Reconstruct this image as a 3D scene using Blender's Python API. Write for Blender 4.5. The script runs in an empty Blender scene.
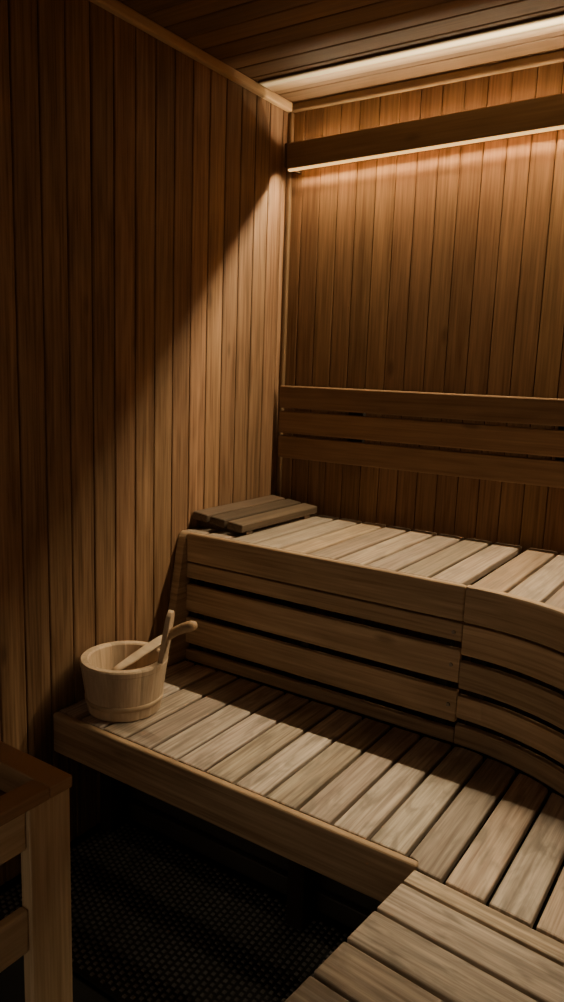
import bpy, bmesh, math, random
from mathutils import Matrix, Vector
random.seed(7)
C = bpy.context.collection
ZC = 2.414; ZU = 0.90; ZL = 0.45; DU = 0.60; DL = 1.14
AX, AY, AR = 1.01, -1.20, 0.60          # centre and radius of the curved bench front
XR = 2.25                                # right wall

# ------------------------------------------------------------------ materials
def wood(name, light, dark, axis, rough=0.55, fine=62.0, contrast=1.0, tonespan=0.5, red=0.0, bump=0.3, worn=0.0, satvar=0.0, spec=0.3):
    m = bpy.data.materials.new(name); m.use_nodes = True
    nt = m.node_tree; N = nt.nodes; L = nt.links
    bs = N['Principled BSDF']
    tc = N.new('ShaderNodeTexCoord'); at = N.new('ShaderNodeAttribute'); at.attribute_name = 'tone'
    sc = N.new('ShaderNodeVectorMath'); sc.operation = 'SCALE'; sc.inputs['Scale'].default_value = 23.0
    L.new(at.outputs['Color'], sc.inputs[0])
    ad = N.new('ShaderNodeVectorMath'); ad.operation = 'ADD'
    L.new(tc.outputs['Object'], ad.inputs[0]); L.new(sc.outputs[0], ad.inputs[1])
    def mapped(along, across):
        mp = N.new('ShaderNodeMapping'); s = [across]*3
        for ch in axis: s['xyz'.index(ch)] = along
        mp.inputs['Scale'].default_value = s
        L.new(ad.outputs[0], mp.inputs['Vector']); return mp
    def noise(along, across, detail, dist):
        n = N.new('ShaderNodeTexNoise'); n.inputs['Scale'].default_value = 1.0; n.inputs['Detail'].default_value = detail
        n.inputs['Distortion'].default_value = dist
        L.new(mapped(along, across).outputs[0], n.inputs['Vector']); return n
    n1 = noise(1.6, fine, 6, 0.4); n2 = noise(2.2, 12.0, 3, 1.4); n3 = noise(5, 150, 3, 0)
    mx = N.new('ShaderNodeMix'); mx.data_type = 'FLOAT'; mx.inputs[0].default_value = 0.36
    L.new(n1.outputs['Fac'], mx.inputs[2]); L.new(n2.outputs['Fac'], mx.inputs[3])
    mx2 = N.new('ShaderNodeMix'); mx2.data_type = 'FLOAT'; mx2.inputs[0].default_value = 0.48 if worn else 0.38
    L.new(mx.outputs[0], mx2.inputs[2]); L.new(n3.outputs['Fac'], mx2.inputs[3])
    cr = N.new('ShaderNodeValToRGB'); e = cr.color_ramp.elements
    e[0].position = 0.5-0.16/contrast; e[0].color = (*dark, 1); e[1].position = 0.5+0.16/contrast; e[1].color = (*light, 1)
    L.new(mx2.outputs[0], cr.inputs[0])
    sp = N.new('ShaderNodeSeparateColor'); L.new(at.outputs['Color'], sp.inputs[0])
    mr = N.new('ShaderNodeMapRange'); mr.inputs[3].default_value = 1-tonespan; mr.inputs[4].default_value = 1+tonespan*0.35
    L.new(sp.outputs[0], mr.inputs[0])
    hs = N.new('ShaderNodeHueSaturation'); L.new(cr.outputs[0], hs.inputs['Color']); L.new(mr.outputs[0], hs.inputs['Value'])
    rr = N.new('ShaderNodeMapRange'); rr.inputs[3].default_value = 0.5-red; rr.inputs[4].default_value = 0.5
    L.new(sp.outputs[1], rr.inputs[0]); L.new(rr.outputs[0], hs.inputs['Hue'])
    if satvar > 0:
        sr = N.new('ShaderNodeMapRange'); sr.inputs[3].default_value = 1-satvar; sr.inputs[4].default_value = 1+satvar
        L.new(sp.outputs[2], sr.inputs[0]); L.new(sr.outputs[0], hs.inputs['Saturation'])
    out = hs.outputs[0]
    if worn > 0:                           # blotchy weathering: greyer and darker patches along the grain
        n4 = noise(8.0, 30.0, 8, 0.6)
        wr = N.new('ShaderNodeMapRange'); wr.inputs[1].default_value = 0.48; wr.inputs[2].default_value = 0.66
        wr.inputs[3].default_value = 0.0; wr.inputs[4].default_value = worn
        L.new(n4.outputs['Fac'], wr.inputs[0])
        wm = N.new('ShaderNodeMix'); wm.data_type = 'RGBA'; L.new(wr.outputs[0], wm.inputs[0])
        L.new(out, wm.inputs[6]); wm.inputs[7].default_value = (0.20, 0.172, 0.14, 1)
        out = wm.outputs[2]
    # a few small dark knots
    vo = N.new('ShaderNodeTexVoronoi'); vo.inputs['Scale'].default_value = 1.0
    L.new(mapped(2.6, 7.0).outputs[0], vo.inputs['Vector'])
    kr = N.new('ShaderNodeMapRange'); kr.inputs[1].default_value = 0.04; kr.inputs[2].default_value = 0.11
    kr.inputs[3].default_value = 0.55; kr.inputs[4].default_value = 0.0; L.new(vo.outputs['Distance'], kr.inputs[0])
    km = N.new('ShaderNodeMix'); km.data_type = 'RGBA'; L.new(kr.outputs[0], km.inputs[0]); L.new(out, km.inputs[6])
    km.inputs[7].default_value = (*[c*0.45 for c in dark], 1)
    L.new(km.outputs[2], bs.inputs['Base Color'])
    bs.inputs['Roughness'].default_value = rough
    bs.inputs['Specular IOR Level'].default_value = spec
    bp = N.new('ShaderNodeBump'); bp.inputs['Strength'].default_value = bump; bp.inputs['Distance'].default_value = 0.002
    L.new(mx2.outputs[0], bp.inputs['Height']); L.new(bp.outputs[0], bs.inputs['Normal'])
    return m
def emis(name, col, strength):
    m = bpy.data.materials.new(name); m.use_nodes = True
    bs = m.node_tree.nodes['Principled BSDF']
    bs.inputs['Base Color'].default_value = (0.6, 0.45, 0.3, 1)
    bs.inputs['Emission Color'].default_value = (*col, 1); bs.inputs['Emission Strength'].default_value = strength
    return m
def plain(name, col, rough=0.5, metal=0.0, noise=None, spec=0.5):
    m = bpy.data.materials.new(name); m.use_nodes = True
    nt = m.node_tree; bs = nt.nodes['Principled BSDF']
    bs.inputs['Roughness'].default_value = rough; bs.inputs['Metallic'].default_value = metal
    bs.inputs['Specular IOR Level'].default_value = spec
    n = nt.nodes.new('ShaderNodeTexNoise'); n.inputs['Scale'].default_value = noise or 20; n.inputs['Detail'].default_value = 4
    cr = nt.nodes.new('ShaderNodeValToRGB')
    cr.color_ramp.elements[0].color = (*[c*0.6 for c in col], 1); cr.color_ramp.elements[1].color = (*[min(1, c*1.35) for c in col], 1)
    tc = nt.nodes.new('ShaderNodeTexCoord'); nt.links.new(tc.outputs['Object'], n.inputs['Vector'])
    nt.links.new(n.outputs['Fac'], cr.inputs[0]); nt.links.new(cr.outputs[0], bs.inputs['Base Color'])
    return m

M = {}
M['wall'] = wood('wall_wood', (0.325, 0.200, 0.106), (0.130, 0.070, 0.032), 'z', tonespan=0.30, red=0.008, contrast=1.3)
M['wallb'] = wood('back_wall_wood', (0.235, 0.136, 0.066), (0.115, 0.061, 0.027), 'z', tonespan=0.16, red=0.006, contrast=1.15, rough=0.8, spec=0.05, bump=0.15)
M['ceil'] = wood('ceiling_wood', (0.20, 0.115, 0.058), (0.11, 0.06, 0.029), 'x', tonespan=0.3)
M['trimx'] = wood('trim_wood_x', (0.38, 0.24, 0.122), (0.24, 0.136, 0.06), 'x')
M['trimy'] = wood('trim_wood_y', (0.56, 0.37, 0.205), (0.40, 0.25, 0.125), 'y', tonespan=0.1)
M['trimz'] = wood('trim_wood_z', (0.29, 0.175, 0.086), (0.17, 0.095, 0.042), 'z')
M['backrest'] = wood('backrest_wood', (0.30, 0.178, 0.089), (0.16, 0.088, 0.040), 'x', tonespan=0.2)
M['valance'] = wood('valance_wood', (0.34, 0.20, 0.10), (0.22, 0.12, 0.054), 'x')
M['slatu'] = wood('upper_slat_wood', (0.475, 0.39, 0.285), (0.24, 0.182, 0.126), 'y', tonespan=0.26, red=0.018, contrast=1.15, worn=0.5, bump=0.4, satvar=0.2)
M['slat'] = wood('bench_slat_wood', (0.61, 0.53, 0.425), (0.26, 0.208, 0.158), 'y', tonespan=0.40, red=0.022, contrast=1.3, worn=0.7, bump=0.45, satvar=0.25)
M['headrest'] = wood('headrest_wood', (0.165, 0.12, 0.08), (0.07, 0.049, 0.032), 'y', tonespan=0.4, red=0.01)
M['slatx'] = wood('bench_slat_wood_across', (0.60, 0.522, 0.42), (0.265, 0.212, 0.16), 'x', tonespan=0.34, red=0.018, contrast=1.3, worn=0.7, bump=0.45, satvar=0.22)
M['fascia'] = wood('bench_fascia_wood', (0.52, 0.372, 0.232), (0.27, 0.180, 0.103), 'xy', tonespan=0.22, contrast=1.2)
M['bucket'] = wood('bucket_wood', (0.66, 0.515, 0.365), (0.48, 0.355, 0.24), 'z', tonespan=0.22)
M['grip'] = wood('bucket_grip_wood', (0.46, 0.32, 0.19), (0.30, 0.195, 0.11), 'xy', tonespan=0.1)
M['ladle'] = wood('ladle_wood', (0.80, 0.67, 0.51), (0.62, 0.49, 0.35), 'xy', tonespan=0.1)
M['guardz'] = wood('guard_wood_z', (0.74, 0.55, 0.34), (0.44, 0.30, 0.17), 'z', tonespan=0.15, contrast=1.2)
M['guardy'] = wood('guard_wood_y', (0.74, 0.55, 0.34), (0.46, 0.32, 0.18), 'xy', tonespan=0.2)
M['guardtop'] = wood('guard_top_wood', (0.48, 0.30, 0.16), (0.29, 0.168, 0.08), 'xy', tonespan=0.2)
M['panel'] = wood('guard_panel_wood', (0.14, 0.06, 0.028), (0.07, 0.028, 0.012), 'x')
M['dark'] = plain('dark_backing', (0.02, 0.012, 0.007), 0.9)
M['light_absorber'] = plain('dark_light_absorber', (0.09, 0.05, 0.022), 0.9)
M['floor'] = plain('dark_floor_tile', (0.007, 0.0065, 0.006), 0.9, noise=9, spec=0.05)
M['plinth'] = plain('dark_plinth_tile', (0.06, 0.051, 0.043), 0.4, noise=7)
M['rubber'] = plain('black_rubber', (0.015, 0.015, 0.0155), 0.6, noise=30)
M['stud'] = plain('black_rubber_stud', (0.15, 0.147, 0.142), 0.45, noise=12)
M['steel'] = plain('bolt_steel', (0.25, 0.22, 0.19), 0.35, 1.0)
M['hoop'] = plain('pale_hoop', (0.46, 0.34, 0.22), 0.5)
LEDC = (1.0, 0.78, 0.48)
M['led_down'] = emis('warm_led_down', LEDC, 700)
M['led_up'] = emis('warm_led_up', LEDC, 70)
M['added_glow_edge'] = emis('warm_added_glow_edge', (1.0, 0.56, 0.18), 1.8)  # glow added below the valance board
M['alu'] = plain('led_profile', (0.35, 0.28, 0.2), 0.5)
# ceiling light strip; spread glow and dimmer left end painted into its emission
m = emis('warm_led_ceiling_glow', (1.0, 0.68, 0.30), 1.0); nt = m.node_tree; N = nt.nodes; L = nt.links
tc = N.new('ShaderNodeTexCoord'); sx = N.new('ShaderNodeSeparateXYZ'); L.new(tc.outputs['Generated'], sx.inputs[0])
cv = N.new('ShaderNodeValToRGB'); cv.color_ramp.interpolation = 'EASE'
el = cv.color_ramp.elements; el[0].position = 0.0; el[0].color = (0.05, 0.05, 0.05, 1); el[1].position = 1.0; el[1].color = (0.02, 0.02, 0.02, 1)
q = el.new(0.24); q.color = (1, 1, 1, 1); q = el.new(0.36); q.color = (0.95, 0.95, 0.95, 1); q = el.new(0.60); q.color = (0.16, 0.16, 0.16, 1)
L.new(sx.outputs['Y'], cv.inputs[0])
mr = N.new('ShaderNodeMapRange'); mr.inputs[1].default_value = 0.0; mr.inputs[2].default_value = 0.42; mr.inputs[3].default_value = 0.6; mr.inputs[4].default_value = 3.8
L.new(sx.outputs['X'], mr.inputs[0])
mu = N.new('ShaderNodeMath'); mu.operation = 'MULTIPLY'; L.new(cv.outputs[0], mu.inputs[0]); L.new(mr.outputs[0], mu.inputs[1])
L.new(mu.outputs[0], N['Principled BSDF'].inputs['Emission Strength']); N['Principled BSDF'].inputs['Base Color'].default_value = (0.22, 0.13, 0.065, 1); M['led_ceiling_glow'] = m

# ------------------------------------------------------------------ mesh helpers
class MB:
    def __init__(self):
        self.bm = bmesh.new(); self.col = self.bm.loops.layers.float_color.new('tone')
    def paint(self, faces, tone=None):
        c = (random.random() if tone is None else tone, random.random(), random.random(), 1)
        for f in faces:
            for l in f.loops: l[self.col] = c
    def poly(self, pts, z0, z1, bev=0.0, tone=None, mat=None, seg=2):
        """prism over a plan polygon (counter-clockwise)"""
        bm = self.bm
        a = [bm.verts.new((x, y, z0)) for x, y in pts]; b = [bm.verts.new((x, y, z1)) for x, y in pts]
        n = len(pts); fs = [bm.faces.new(list(reversed(a))), bm.faces.new(b)]
        for i in range(n): fs.append(bm.faces.new((a[i], a[(i+1) % n], b[(i+1) % n], b[i])))
        if mat is not None: bmesh.ops.transform(bm, matrix=mat, verts=a+b)
        self.paint(fs, tone)
        if bev > 0:
            es = list({e for f in fs for e in f.edges})
            bmesh.ops.bevel(bm, geom=es, offset=bev, segments=seg, affect='EDGES', profile=0.5, clamp_overlap=True)
    def box(self, x0, x1, y0, y1, z0, z1, bev=0.003, tone=None, mat=None, seg=2):
        self.poly([(x0, y0), (x1, y0), (x1, y1), (x0, y1)], z0, z1, bev, tone, mat, seg)
    def arc(self, r0, r1, z0, z1, a0, a1, n=28, tone=None, bev=0.003):
        bm = self.bm; rings = []
        for i in range(n+1):
            a = math.radians(a0+(a1-a0)*i/n); c, s = math.cos(a), math.sin(a)
            rings.append([bm.verts.new((AX+r*c, AY+r*s, z)) for r, z in ((r0+bev, z0), (r0, z0+bev), (r0, z1-bev), (r0+bev*0.3, z1-bev*0.3), (r0+bev, z1), (r1, z1), (r1, z0))])
        fs = []; k = 7
        for i in range(n):
            for j in range(k):
                fs.append(bm.faces.new((rings[i][j], rings[i+1][j], rings[i+1][(j+1) % k], rings[i][(j+1) % k])))
        fs.append(bm.faces.new(rings[0])); fs.append(bm.faces.new(list(reversed(rings[-1]))))
        self.paint(fs, tone)
    def tube(self, path, radii, n=16, tone=None, flats=None):
        bm = self.bm; rings = []
        for i, (p, r) in enumerate(zip(path, radii)):
            fl = flats[i] if flats else 1.0
            p = Vector(p); d = (Vector(path[min(i+1, len(path)-1)])-Vector(path[max(i-1, 0)])).normalized()
            s = d.cross(Vector((0, 0, 1))); s = s.normalized() if s.length > 1e-4 else Vector((1, 0, 0)); t = s.cross(d)
            rings.append([bm.verts.new(p+s*r*math.cos(2*math.pi*k/n)+t*r*fl*math.sin(2*math.pi*k/n)) for k in range(n)])
        fs = []
        for i in range(len(rings)-1):
            for k in range(n): fs.append(bm.faces.new((rings[i][k], rings[i][(k+1) % n], rings[i+1][(k+1) % n], rings[i+1][k])))
        fs.append(bm.faces.new(rings[0])); fs.append(bm.faces.new(rings[-1]))
        self.paint(fs, tone)
    def lathe(self, prof, cx, cy, n=72, staves=0, groove=0.0):
        bm = self.bm; rings = []
        for j, (r, z) in enumerate(prof):
            ring = []
            for k in range(n):
                a = 2*math.pi*k/n; rr = r
                if staves and k % (n//staves) == 0: rr = r-groove if r > 0.01 else r
                ring.append(bm.verts.new((cx+rr*math.cos(a), cy+rr*math.sin(a), z)))
            rings.append(ring)
        tones = [(random.random(), random.random(), random.random(), 1) for _ in range(max(1, staves))]
        for j in range(len(prof)-1):
            for k in range(n):
                f = bm.faces.new((rings[j][k], rings[j][(k+1) % n], rings[j+1][(k+1) % n], rings[j+1][k]))
                c = tones[k//(n//staves)] if staves else tones[0]
                for l in f.loops: l[self.col] = c
        for rg, rev in ((rings[0], True), (rings[-1], False)):
            if prof[0][0] > 0 and rg is rings[0] or prof[-1][0] > 0 and rg is rings[-1]:
                f = bm.faces.new(list(reversed(rg)) if rev else rg); self.paint([f], 0.3)
    def build(self, name, mat, parent=None, label=None, smooth=False, local=False):
        bmesh.ops.recalc_face_normals(self.bm, faces=self.bm.faces)
        me = bpy.data.meshes.new(name); self.bm.to_mesh(me); self.bm.free()
        me.materials.append(mat)
        if smooth:
            for p in me.polygons: p.use_smooth = True
        o = bpy.data.objects.new(name, me); C.objects.link(o)
        if parent is not None:
            o.parent = parent
            if not local:
                root = parent
                off = Vector(root.location)
                while root.parent: root = root.parent; off += Vector(root.location)
                o.location = -off
        if label: o['label'] = label
        return o
def thing(name, loc, label, cat, group=None, rz=0):
    o = bpy.data.objects.new(name, None); C.objects.link(o); o.location = loc; o.rotation_euler = (0, 0, rz)
    o.empty_display_size = 0.1
    o['label'] = label; o['category'] = cat
    if group: o['group'] = group
    return o
def struct(o): o['kind'] = 'structure'; return o

# ------------------------------------------------------------------ room shell
P = 0.084; G = 0.003
b = MB()
b.box(-0.06, -0.014, -2.7, 0.0, 0, ZC, 0, 0.0)
edge = 0.0
while edge > -2.7:
    nxt = -0.045 if edge == 0.0 else edge-P
    b.box(-0.02, 0.0, nxt+G/2, edge-G/2, 0, ZC, 0.0045); edge = nxt
struct(b.build('wall_left', M['wall']))
b = MB(); b.box(-0.06, XR+0.06, 0.014, 0.06, 0, ZC, 0, 0.0)
edge = 0.0; P2 = 0.076
while edge < XR:
    nxt = min(edge+(0.064 if edge == 0 else P2), XR)
    b.box(edge+0.001, nxt-0.001, 0.0, 0.02, 0, ZC, 0.0035); edge = nxt
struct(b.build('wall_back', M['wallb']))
b = MB(); b.box(XR+0.014, XR+0.06, -2.7, 0.0, 0, ZC, 0, 0.0)
edge = 0.0
while edge > -2.7:
    nxt = edge-P; b.box(XR, XR+0.02, nxt+G/2, edge-G/2, 0, ZC, 0.004); edge = nxt
struct(b.build('wall_right', M['wall']))
# unseen front wall: timber above, lower opening shaped to admit low fill light
b = MB(); xx = -0.06
while xx < XR:
    b.box(xx+G/2, min(xx+P, XR+0.06)-G/2, -2.76, -2.72, 1.45, ZC, 0.004); xx += P
struct(b.build('wall_front', M['wall']))
b = MB(); b.box(-0.06, XR+0.06, -2.76, 0.06, ZC+0.014, ZC+0.06, 0, 0.0)
edge = 0.06
while edge > -2.7:
    nxt = edge-0.085; b.box(-0.06, XR+0.06, nxt+G/2, edge-G/2, ZC, ZC+0.02, 0.004); edge = nxt
struct(b.build('ceiling', M['ceil']))
b = MB(); b.box(-0.06, XR+0.06, -2.76, 0.06, -0.05, 0, 0, 0.5); struct(b.build('floor', M['floor']))
# trims
b = MB(); b.box(0.0, 0.024, -2.7, -0.022, ZC-0.032, ZC, 0.006); struct(b.build('trim_1', M['trimy']))
b = MB(); b.box(0.0, XR, -0.022, 0.0, ZC-0.03, ZC, 0.006); struct(b.build('trim_2', M['trimx']))
b = MB(); b.box(0.0, 0.020, -0.020, 0.0, ZU, ZC-0.03, 0.006); struct(b.build('trim_3', M['trimz']))
# dark tiled plinth under the benches
b = MB(); b.box(0.0, XR, -0.86, -0.80, 0, 0.30, 0.004, 0.5); b.box(0.0, XR, -0.885, -0.86, 0, 0.06, 0.004, 0.5)
struct(b.build('baseboard_back', M['plinth']))

# ------------------------------------------------------------------ valance with LED strips on the back wall
VX0, VX1 = 0.060, XR-0.03
v = thing('light_valance', (1.1, 0.0, 2.15), 'dark wooden valance board with warm light glowing behind it, high on the back wall', 'light')
b = MB(); b.box(VX0, VX1, -0.105, -0.087, 2.162, 2.250, 0.004, 0.5); b.build('front_board', M['valance'], v)
b = MB(); b.box(VX0, VX1, -0.0868, -0.085, 2.156, 2.249, 0, 0.5); b.build('light_absorber', M['light_absorber'], v)  # dark inner face added to cut light bouncing onto the wall
b = MB(); b.box(VX0-0.010, VX0-0.0005, -0.105, -0.002, 2.168, 2.250, 0.002, 0.5); b.build('light_stop_cap', M['light_absorber'], v)  # cap added to stop strip light leaking out of the left end
for x in (0.30, 0.95, 1.6, 2.15):
    b = MB(); b.box(x-0.01, x+0.01, -0.085, -0.001, 2.213, 2.225, 0.002, 0.5); b.build('bracket', M['valance'], v)
b = MB(); b.box(VX0, VX1, -0.053, -0.006, 2.2105, 2.2130, 0, 0.5); b.build('led_profile', M['alu'], v)
b = MB(); b.box(VX0, VX1, -0.040, -0.038, 2.191, 2.2104, 0, 0.5); b.build('light_block_fin', M['light_absorber'], v)  # unseen fin added to keep strip light off the back wall
tl = Matrix.Translation((0, -0.0505, 2.2033))@Matrix.Rotation(math.radians(-62), 4, 'X')
b = MB(); b.box(VX0, VX1, -0.0065, 0.0065, -0.0005, 0.0005, 0, 0.5, mat=tl); b.build('led_strip', M['led_down'], v, 'warm strip shining down')
b = MB(); b.box(VX0, VX1, -0.021, -0.009, 2.2132, 2.2142, 0, 0.5); b.build('led_strip', M['led_up'], v, 'warm strip shining up')
b = MB(); b.box(VX0+0.004, VX1-0.004, -0.101, -0.0872, 2.1555, 2.162, 0.001, 0.5); b.build('added_glow_edge', M['added_glow_edge'], v, 'added amber glow along the lower edge')  # added emissive strip imitating the bright lit line under the board
SL = 0.014                               # the valance rises slightly towards its right end
v.rotation_euler = (0, -SL, 0); v.location.z += SL*(1.1-VX0)
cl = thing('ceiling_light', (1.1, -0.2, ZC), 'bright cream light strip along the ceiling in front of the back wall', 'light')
b = MB(); b.box(0.03, VX1, -0.252, -0.160, ZC-0.006, ZC, 0.001, 0.5); b.build('profile', M['ceil'], cl)
b = MB(); b.box(0.032, VX1-0.002, -0.250, -0.162, ZC-0.008, ZC-0.0062, 0, 0.5); b.build('painted_glow_band', M['led_ceiling_glow'], cl)  # soft glow over the ceiling boards painted as emission

# ------------------------------------------------------------------ backrest
bk = thing('backrest', (1.0, -0.02, 1.1126), 'long wooden backrest of three horizontal boards on the back wall', 'backrest')
h = 0.2781; bh = (h-2*0.011)/3
for i in range(3):
    z0 = 1.1126+i*(bh+0.011)
    b = MB(); b.box(0.026, XR-0.02, -0.05, -0.026, z0, z0+bh, 0.005); b.build('back_board', M['backrest'], bk)
for x in (0.35, 1.1, 1.85):
    b = MB(); b.box(x-0.03, x+0.03, -0.026, -0.001, 1.12, 1.385, 0.002); b.build('upright', M['dark'], bk)

# ------------------------------------------------------------------ upper bench
def arcy(x):
    return AY+math.sqrt(max(0.0, (AR+0.022)**2-(x-AX)**2)) if x < AX+AR+0.022 else AY
ub = thing('bench', (0.5, -0.3, 0.0), 'straight upper sauna bench along the back wall, seat of pale wooden slats', 'bench')
b = MB(); x = 0.004; pitch = 0.0995
for i in range(10):
    b.box(x, x+pitch-0.011, -0.5775, -0.004, ZU-0.024, ZU, 0.005); x += pitch
b.build('slatted_seat', M['slatu'], ub)
b = MB(); b.box(0.0365, AX-0.002, -DU, -0.578, 0.800, ZU+0.001, 0.008, 0.6, seg=3); b.build('fascia', M['fascia'], ub)
for z0, z1 in ((0.744, 0.796), (0.626, 0.721), (0.512, 0.603), (0.451, 0.490)):
    b = MB(); b.box(0.0365, AX-0.002, -DU+0.002, -0.578, z0, z1, 0.004); b.build('riser_board', M['fascia'], ub)
# end panel against the left wall: rounded top, front edge sloping outwards to the bottom
pf = [(-0.578, 0.451), (-0.578, ZU+0.001), (-0.584, ZU), (-0.593, ZU-0.005), (-0.601, ZU-0.015), (-0.607, ZU-0.030), (-0.612, ZU-0.05), (-0.685, 0.451)]
b = MB(); b.poly(pf, 0.003, 0.036, 0.003, 0.6, mat=Matrix(((0, 0, 1, 0), (1, 0, 0, 0), (0, 1, 0, 0), (0, 0, 0, 1)))); b.build('end_panel', M['fascia'], ub)
for xx in (0.05, 0.5, 0.95):
    b = MB(); b.box(xx-0.012, xx+0.02, -0.5779, -0.54, 0.0, ZU-0.0245, 0.002); b.build('leg', M['dark'], ub)
for xx, zz in ((0.985, 0.768), (0.985, 0.675), (0.985, 0.56)):
    b = MB(); b.tube([(xx, -DU+0.003, zz), (xx, -DU-0.002, zz)], [0.006, 0.005], 12); b.build('bolt', M['steel'], ub)
ucb = thing('bench', (1.6, -0.5, 0.0), 'curved corner section of the upper bench, its front bowing round to the right', 'bench')
b = MB(); x = AX+0.004
while x < XR-0.1:
    x1 = x+pitch-0.011
    xs = [x+(x1-x)*k/4 for k in range(5)]
    b.poly([(q, arcy(q)) for q in xs]+[(x1, -0.004), (x, -0.004)], ZU-0.024, ZU, 0.004); x += pitch
b.build('slatted_seat', M['slatu'], ucb)
b = MB(); b.arc(AR, AR+0.021, 0.800, ZU+0.001, 90, 0, tone=0.6, bev=0.007); b.build('fascia', M['fascia'], ucb)
for z0, z1 in ((0.709, 0.795), (0.613, 0.689), (0.527, 0.592), (0.451, 0.507)):
    b = MB(); b.arc(AR+0.002, AR+0.021, z0, z1, 90, 0); b.build('riser_board', M['fascia'], ucb)
for a in (86, 45, 3):
    ca, sa = math.cos(math.radians(a)), math.sin(math.radians(a))
    cx, cy = AX+(AR+0.045)*ca, AY+(AR+0.045)*sa
    b = MB(); b.box(-0.023, 0.023, -0.023, 0.023, 0.0, ZU-0.0245, 0.002, mat=Matrix.Translation((cx, cy, 0))@Matrix.Rotation(math.radians(a), 4, 'Z')); b.build('leg', M['dark'], ucb)

# ------------------------------------------------------------------ lower bench
ang = -0.093
RX, RY = 1.135, -1.148                   # back left corner of the turned side bench
lb = thing('bench', (0.8, -0.9, 0.0), 'long lower sauna bench with weathered slats, the wooden bucket standing on its left end', 'bench')
def arcf(x):
    if x < 0.05: return -0.692
    return -0.603 if x <= AX else (AY+math.sqrt(max(0.0, (AR-0.003)**2-(x-AX)**2)) if x < AX+AR-0.003 else AY)
def frontf(x):                           # slats butt to the front board, then run on to the side bench
    return -DL+0.0225 if x < RX else RY+math.tan(ang)*(x-RX)+0.006
b = MB(); x = 0.004; pl = 0.092; k = 0
while x < 1.56:
    x1 = x+pl-0.010
    n = 4 if x1 > AX else 1
    xs = [x1+(x-x1)*j/n for j in range(n+1)]
    back = [(x1, -0.603), (0.040, -0.603), (0.040, arcf(x)), (x, arcf(x))] if x < 0.03 else [(q, arcf(q)) for q in xs]
    if x < RX < x1: fr = [(x, frontf(x)), (RX+0.001, frontf(x)), (RX+0.001, frontf(RX)), (x1, frontf(x1))]
    else: fr = [(x, frontf(x)), (x1, frontf(x1))]
    if min(p[1] for p in back) > -1.05: b.poly(fr+back, ZL-0.024, ZL, 0.0045)
    x += pl; k += 1
b.build('slatted_seat', M['slat'], lb)
b = MB(); b.box(0.004, RX, -DL, -DL+0.022, 0.33, ZL, 0.007, 0.8, seg=3); b.build('fascia', M['fascia'], lb)
for yy in (-0.66, -0.95):
    b = MB(); b.box(0.004, 1.55, yy-0.02, yy+0.02, 0.38, ZL-0.0245, 0.002); b.build('joist', M['dark'], lb)
for xx in (0.05, 0.75, 1.45):
    b = MB(); b.box(xx-0.025, xx+0.025, -0.98, -0.93, 0.0, 0.38, 0.002); b.build('leg', M['dark'], lb)

# ------------------------------------------------------------------ right lower bench, slightly turned
rb = thing('bench', (RX, RY, 0.0), 'lower side bench in the right foreground, its slats running across it', 'bench', rz=ang)
b = MB(); yv = -0.002; i = 0
W_ = 0.45
while yv > -1.0:
    wv = 0.045 if i == 0 else 0.093
    b.box(0.0, W_, yv-wv, yv, ZL-0.024, ZL, 0.0035); yv -= wv+0.008; i += 1
b.build('slatted_seat', M['slatx'], rb, local=True)
b = MB(); b.box(0.002, 0.03, -1.0, -0.004, 0.33, ZL-0.0245, 0.003); b.build('fascia', M['fascia'], rb, local=True)
for yy in (-0.1, -0.85):
    for xx in (0.08, 0.38):
        b = MB(); b.box(xx-0.025, xx+0.025, yy-0.025, yy+0.025, 0.0, ZL-0.0245, 0.002); b.build('leg', M['dark'], rb, local=True)

# ------------------------------------------------------------------ headrest on the upper bench
hr = thing('headrest', (0.11, -0.26, ZU), 'dark slatted wooden headrest lying on the left end of the upper bench', 'headrest')
tilt = Matrix.Translation((0.005, 0, ZU+0.060))@Matrix.Rotation(math.radians(5.5), 4, 'Y')
for x0, x1 in ((0.0, 0.064), (0.075, 0.139), (0.150, 0.214)):
    b = MB(); b.box(x0, x1, -0.53, -0.045, -0.028, 0.0, 0.005, mat=tilt, seg=3); b.build('slat', M['headrest'], hr)
for yy in (-0.48, -0.11):
    b = MB(); bm = b.bm
    b.poly([(0.005, 0), (0.212, 0), (0.212, 0.0110), (0.005, 0.0310)], -0.018, 0.018, 0.001, mat=Matrix.Translation((0, yy, ZU+0.0005))@Matrix.Rotation(math.radians(90), 4, 'X'))
    b.build('batten', M['headrest'], hr)

# ------------------------------------------------------------------ bucket
BX, BY = 0.138, -0.985
bu = thing('bucket', (BX, BY, ZL), 'round wooden sauna bucket with one tall handle stave on the lower bench', 'bucket')
b = MB()
b.lathe([(0.102, ZL+0.001), (0.106, ZL+0.005), (0.1240, ZL+0.138), (0.1255, ZL+0.141), (0.127, ZL+0.154), (0.124, ZL+0.159), (0.106, ZL+0.159), (0.102, ZL+0.155), (0.086, ZL+0.02), (0.0, ZL+0.02)], BX, BY, 96, 16, 0.0007)
b.build('body', M['bucket'], bu, smooth=False)
z = 0.040; r = 0.106+0.018*(z/0.138)
b = MB(); b.lathe([(r-0.001, ZL+z-0.008), (r+0.001, ZL+z-0.007), (r+0.0030, ZL+z+0.007), (r+0.001, ZL+z+0.008)], BX, BY, 96)
b.build('hoop', M['hoop'], bu, smooth=True)
dx, dy = 0.92, 0.39
prof = [(-0.024, 0.0), (0.024, 0.0), (0.023, 0.10), (0.021, 0.150), (0.017, 0.170), (0.009, 0.181), (0.0, 0.185), (-0.009, 0.181), (-0.017, 0.170), (-0.021, 0.150), (-0.023, 0.10)]
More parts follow.
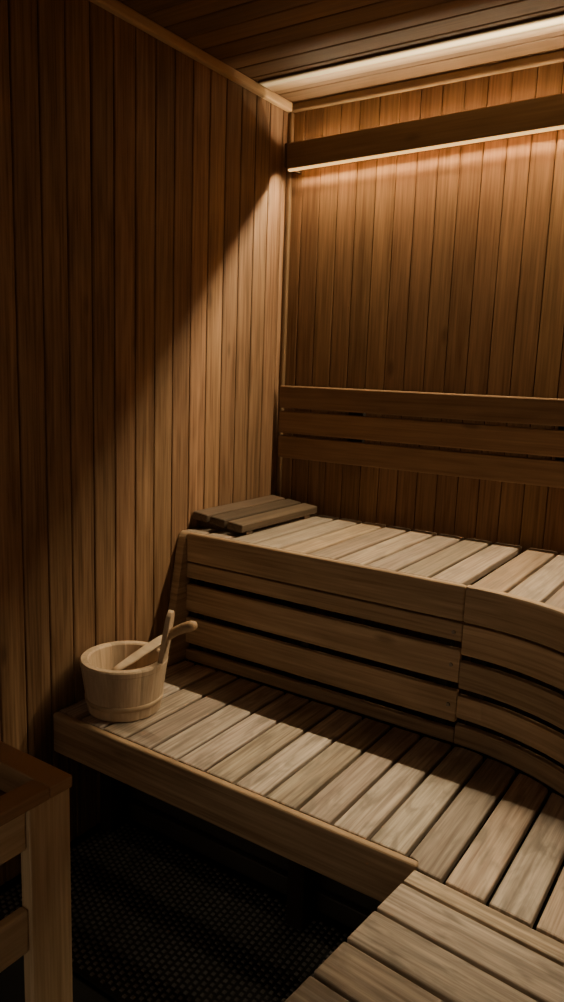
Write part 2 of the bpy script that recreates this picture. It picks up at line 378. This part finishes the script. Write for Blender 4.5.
hm = Matrix.Translation((BX+0.113*dx, BY+0.113*dy, ZL+0.13))@Matrix.Rotation(math.atan2(dy, dx), 4, 'Z')@Matrix.Rotation(math.radians(9), 4, 'Y')@Matrix(((0, 0, 1, 0), (1, 0, 0, 0), (0, 1, 0, 0), (0, 0, 0, 1)))
b = MB(); b.poly(prof, -0.008, 0.008, 0.003, mat=hm, seg=3); b.build('handle', M['bucket'], bu)
gp = [(0.256, -0.934, 0.680), (0.282, -0.926, 0.700), (0.308, -0.919, 0.715), (0.330, -0.913, 0.724), (0.342, -0.910, 0.727), (0.347, -0.909, 0.728)]
b = MB(); b.tube(gp, [0.012, 0.0135, 0.0155, 0.016, 0.0125, 0.004], 16, 0.6); b.build('grip', M['grip'], bu, smooth=True)

ld = thing('ladle', (0.086, -1.003, 0.50), 'pale flat-handled wooden ladle resting inside the wooden bucket', 'ladle')
p0 = Vector((0.092, -0.995, 0.546)); p1 = Vector((0.213, -0.758, 0.686))
b = MB(); ts = [0, 0.1, 0.25, 0.45, 0.58, 0.63, 0.65]
rs = [0.012, 0.020, 0.025, 0.026, 0.024, 0.017, 0.006]
fl = [0.6, 0.36, 0.28, 0.27, 0.27, 0.36, 0.6]
b.tube([p0.lerp(p1, t) for t in ts], rs, 20, 0.8, fl); b.build('handle', M['ladle'], ld, smooth=True)
b = MB(); b.lathe([(0.006, 0.503), (0.020, 0.507), (0.030, 0.520), (0.033, 0.540), (0.030, 0.540), (0.027, 0.522), (0.018, 0.511), (0.0, 0.508)], 0.085, -1.005, 32)
b.build('bowl', M['ladle'], ld, smooth=True)

# ------------------------------------------------------------------ heater guard, bottom left
gd = thing('heater_guard', (0.3, -1.9, 0.0), 'square wooden guard frame with open rails in the bottom left corner', 'guard')
GX, GY0, GY1, GZ = 0.584, -1.568, -2.28, 0.66
b = MB(); b.box(GX-0.03, GX, GY0-0.095, GY0, 0, GZ-0.025, 0.003); b.build('post', M['guardz'], gd)
b = MB(); b.box(GX-0.03, GX, GY1, GY1+0.095, 0, GZ-0.025, 0.003); b.build('post', M['guardz'], gd)
b = MB(); b.box(0.02, 0.05, GY0-0.095, GY0, 0, GZ-0.025, 0.003); b.build('post', M['guardz'], gd)
for x0, x1, ya, yb in ((0.02, GX+0.004, GY0-0.05, GY0+0.004), (GX-0.046, GX+0.004, GY1, GY0-0.0505), ):
    b = MB(); b.box(x0, x1, ya, yb, GZ-0.025, GZ, 0.003); b.build('top_rail', M['guardtop'], gd)
b = MB(); b.box(0.02, GX-0.03, GY1+0.03, GY0-0.03, GZ-0.10, GZ-0.08, 0.002); b.build('inner_panel', M['panel'], gd)
for z0, z1 in ((0.55, 0.633), (0.335, 0.425), (0.10, 0.19)):
    b = MB(); b.box(GX-0.029, GX-0.008, GY1+0.096, GY0-0.096, z0, z1, 0.004); b.build('side_rail', M['guardy'], gd)
b = MB(); b.box(0.05, GX-0.0525, GY0-0.03, GY0-0.01, 0.55, 0.633, 0.004); b.build('back_rail', M['guardtop'], gd)

# ------------------------------------------------------------------ rubber mat
mt = thing('floor_mat', (0.55, -1.15, 0.0), 'black studded rubber mat covering the floor below the benches', 'mat')
b = MB(); b.box(0.03, 1.12, -1.405, -0.90, 0.0, 0.008, 0.002, 0.5); b.build('base', M['rubber'], mt)
b = MB(); bm = b.bm; s = 0.018
xx = 0.045; r = 0
while xx < 1.11:
    yy = -1.39+(r % 2)*s/2
    while yy < -0.915:
        vs = [bm.verts.new((xx+q*0.0050*a, yy+q2*0.0050*a, z)) for a, z in ((1, 0.008), (0.6, 0.0115)) for q, q2 in ((-1, -1), (1, -1), (1, 1), (-1, 1))]
        fs = [bm.faces.new(vs[4:8])]+[bm.faces.new((vs[i], vs[(i+1) % 4], vs[4+(i+1) % 4], vs[4+i])) for i in range(4)]
        yy += s
    xx += s; r += 1
b.build('studs', M['stud'], mt)

# ------------------------------------------------------------------ world and camera
w = bpy.data.worlds.new('world'); bpy.context.scene.world = w; w.use_nodes = True
bg = w.node_tree.nodes['Background']; bg.inputs[0].default_value = (1.0, 0.78, 0.55, 1); bg.inputs[1].default_value = 0.34

cx, cy, cz, yaw, pit, rol, f = 1.6349, -2.4522, 1.4446, 0.5817, 0.1737, 0.0354, 738.98
fw = Vector((-math.sin(yaw)*math.cos(pit), math.cos(yaw)*math.cos(pit), -math.sin(pit)))
r = Vector((math.cos(yaw), math.sin(yaw), 0)); u = r.cross(fw)
r2 = r*math.cos(rol)+u*math.sin(rol); u2 = -r*math.sin(rol)+u*math.cos(rol)
cd = bpy.data.cameras.new('camera'); co = bpy.data.objects.new('camera', cd); C.objects.link(co)
co.matrix_world = Matrix(((r2[0], u2[0], -fw[0], cx), (r2[1], u2[1], -fw[1], cy), (r2[2], u2[2], -fw[2], cz), (0, 0, 0, 1)))
cd.sensor_fit = 'VERTICAL'; cd.sensor_height = 24; cd.lens = 24*f/1002; cd.clip_start = 0.02
bpy.context.scene.camera = co
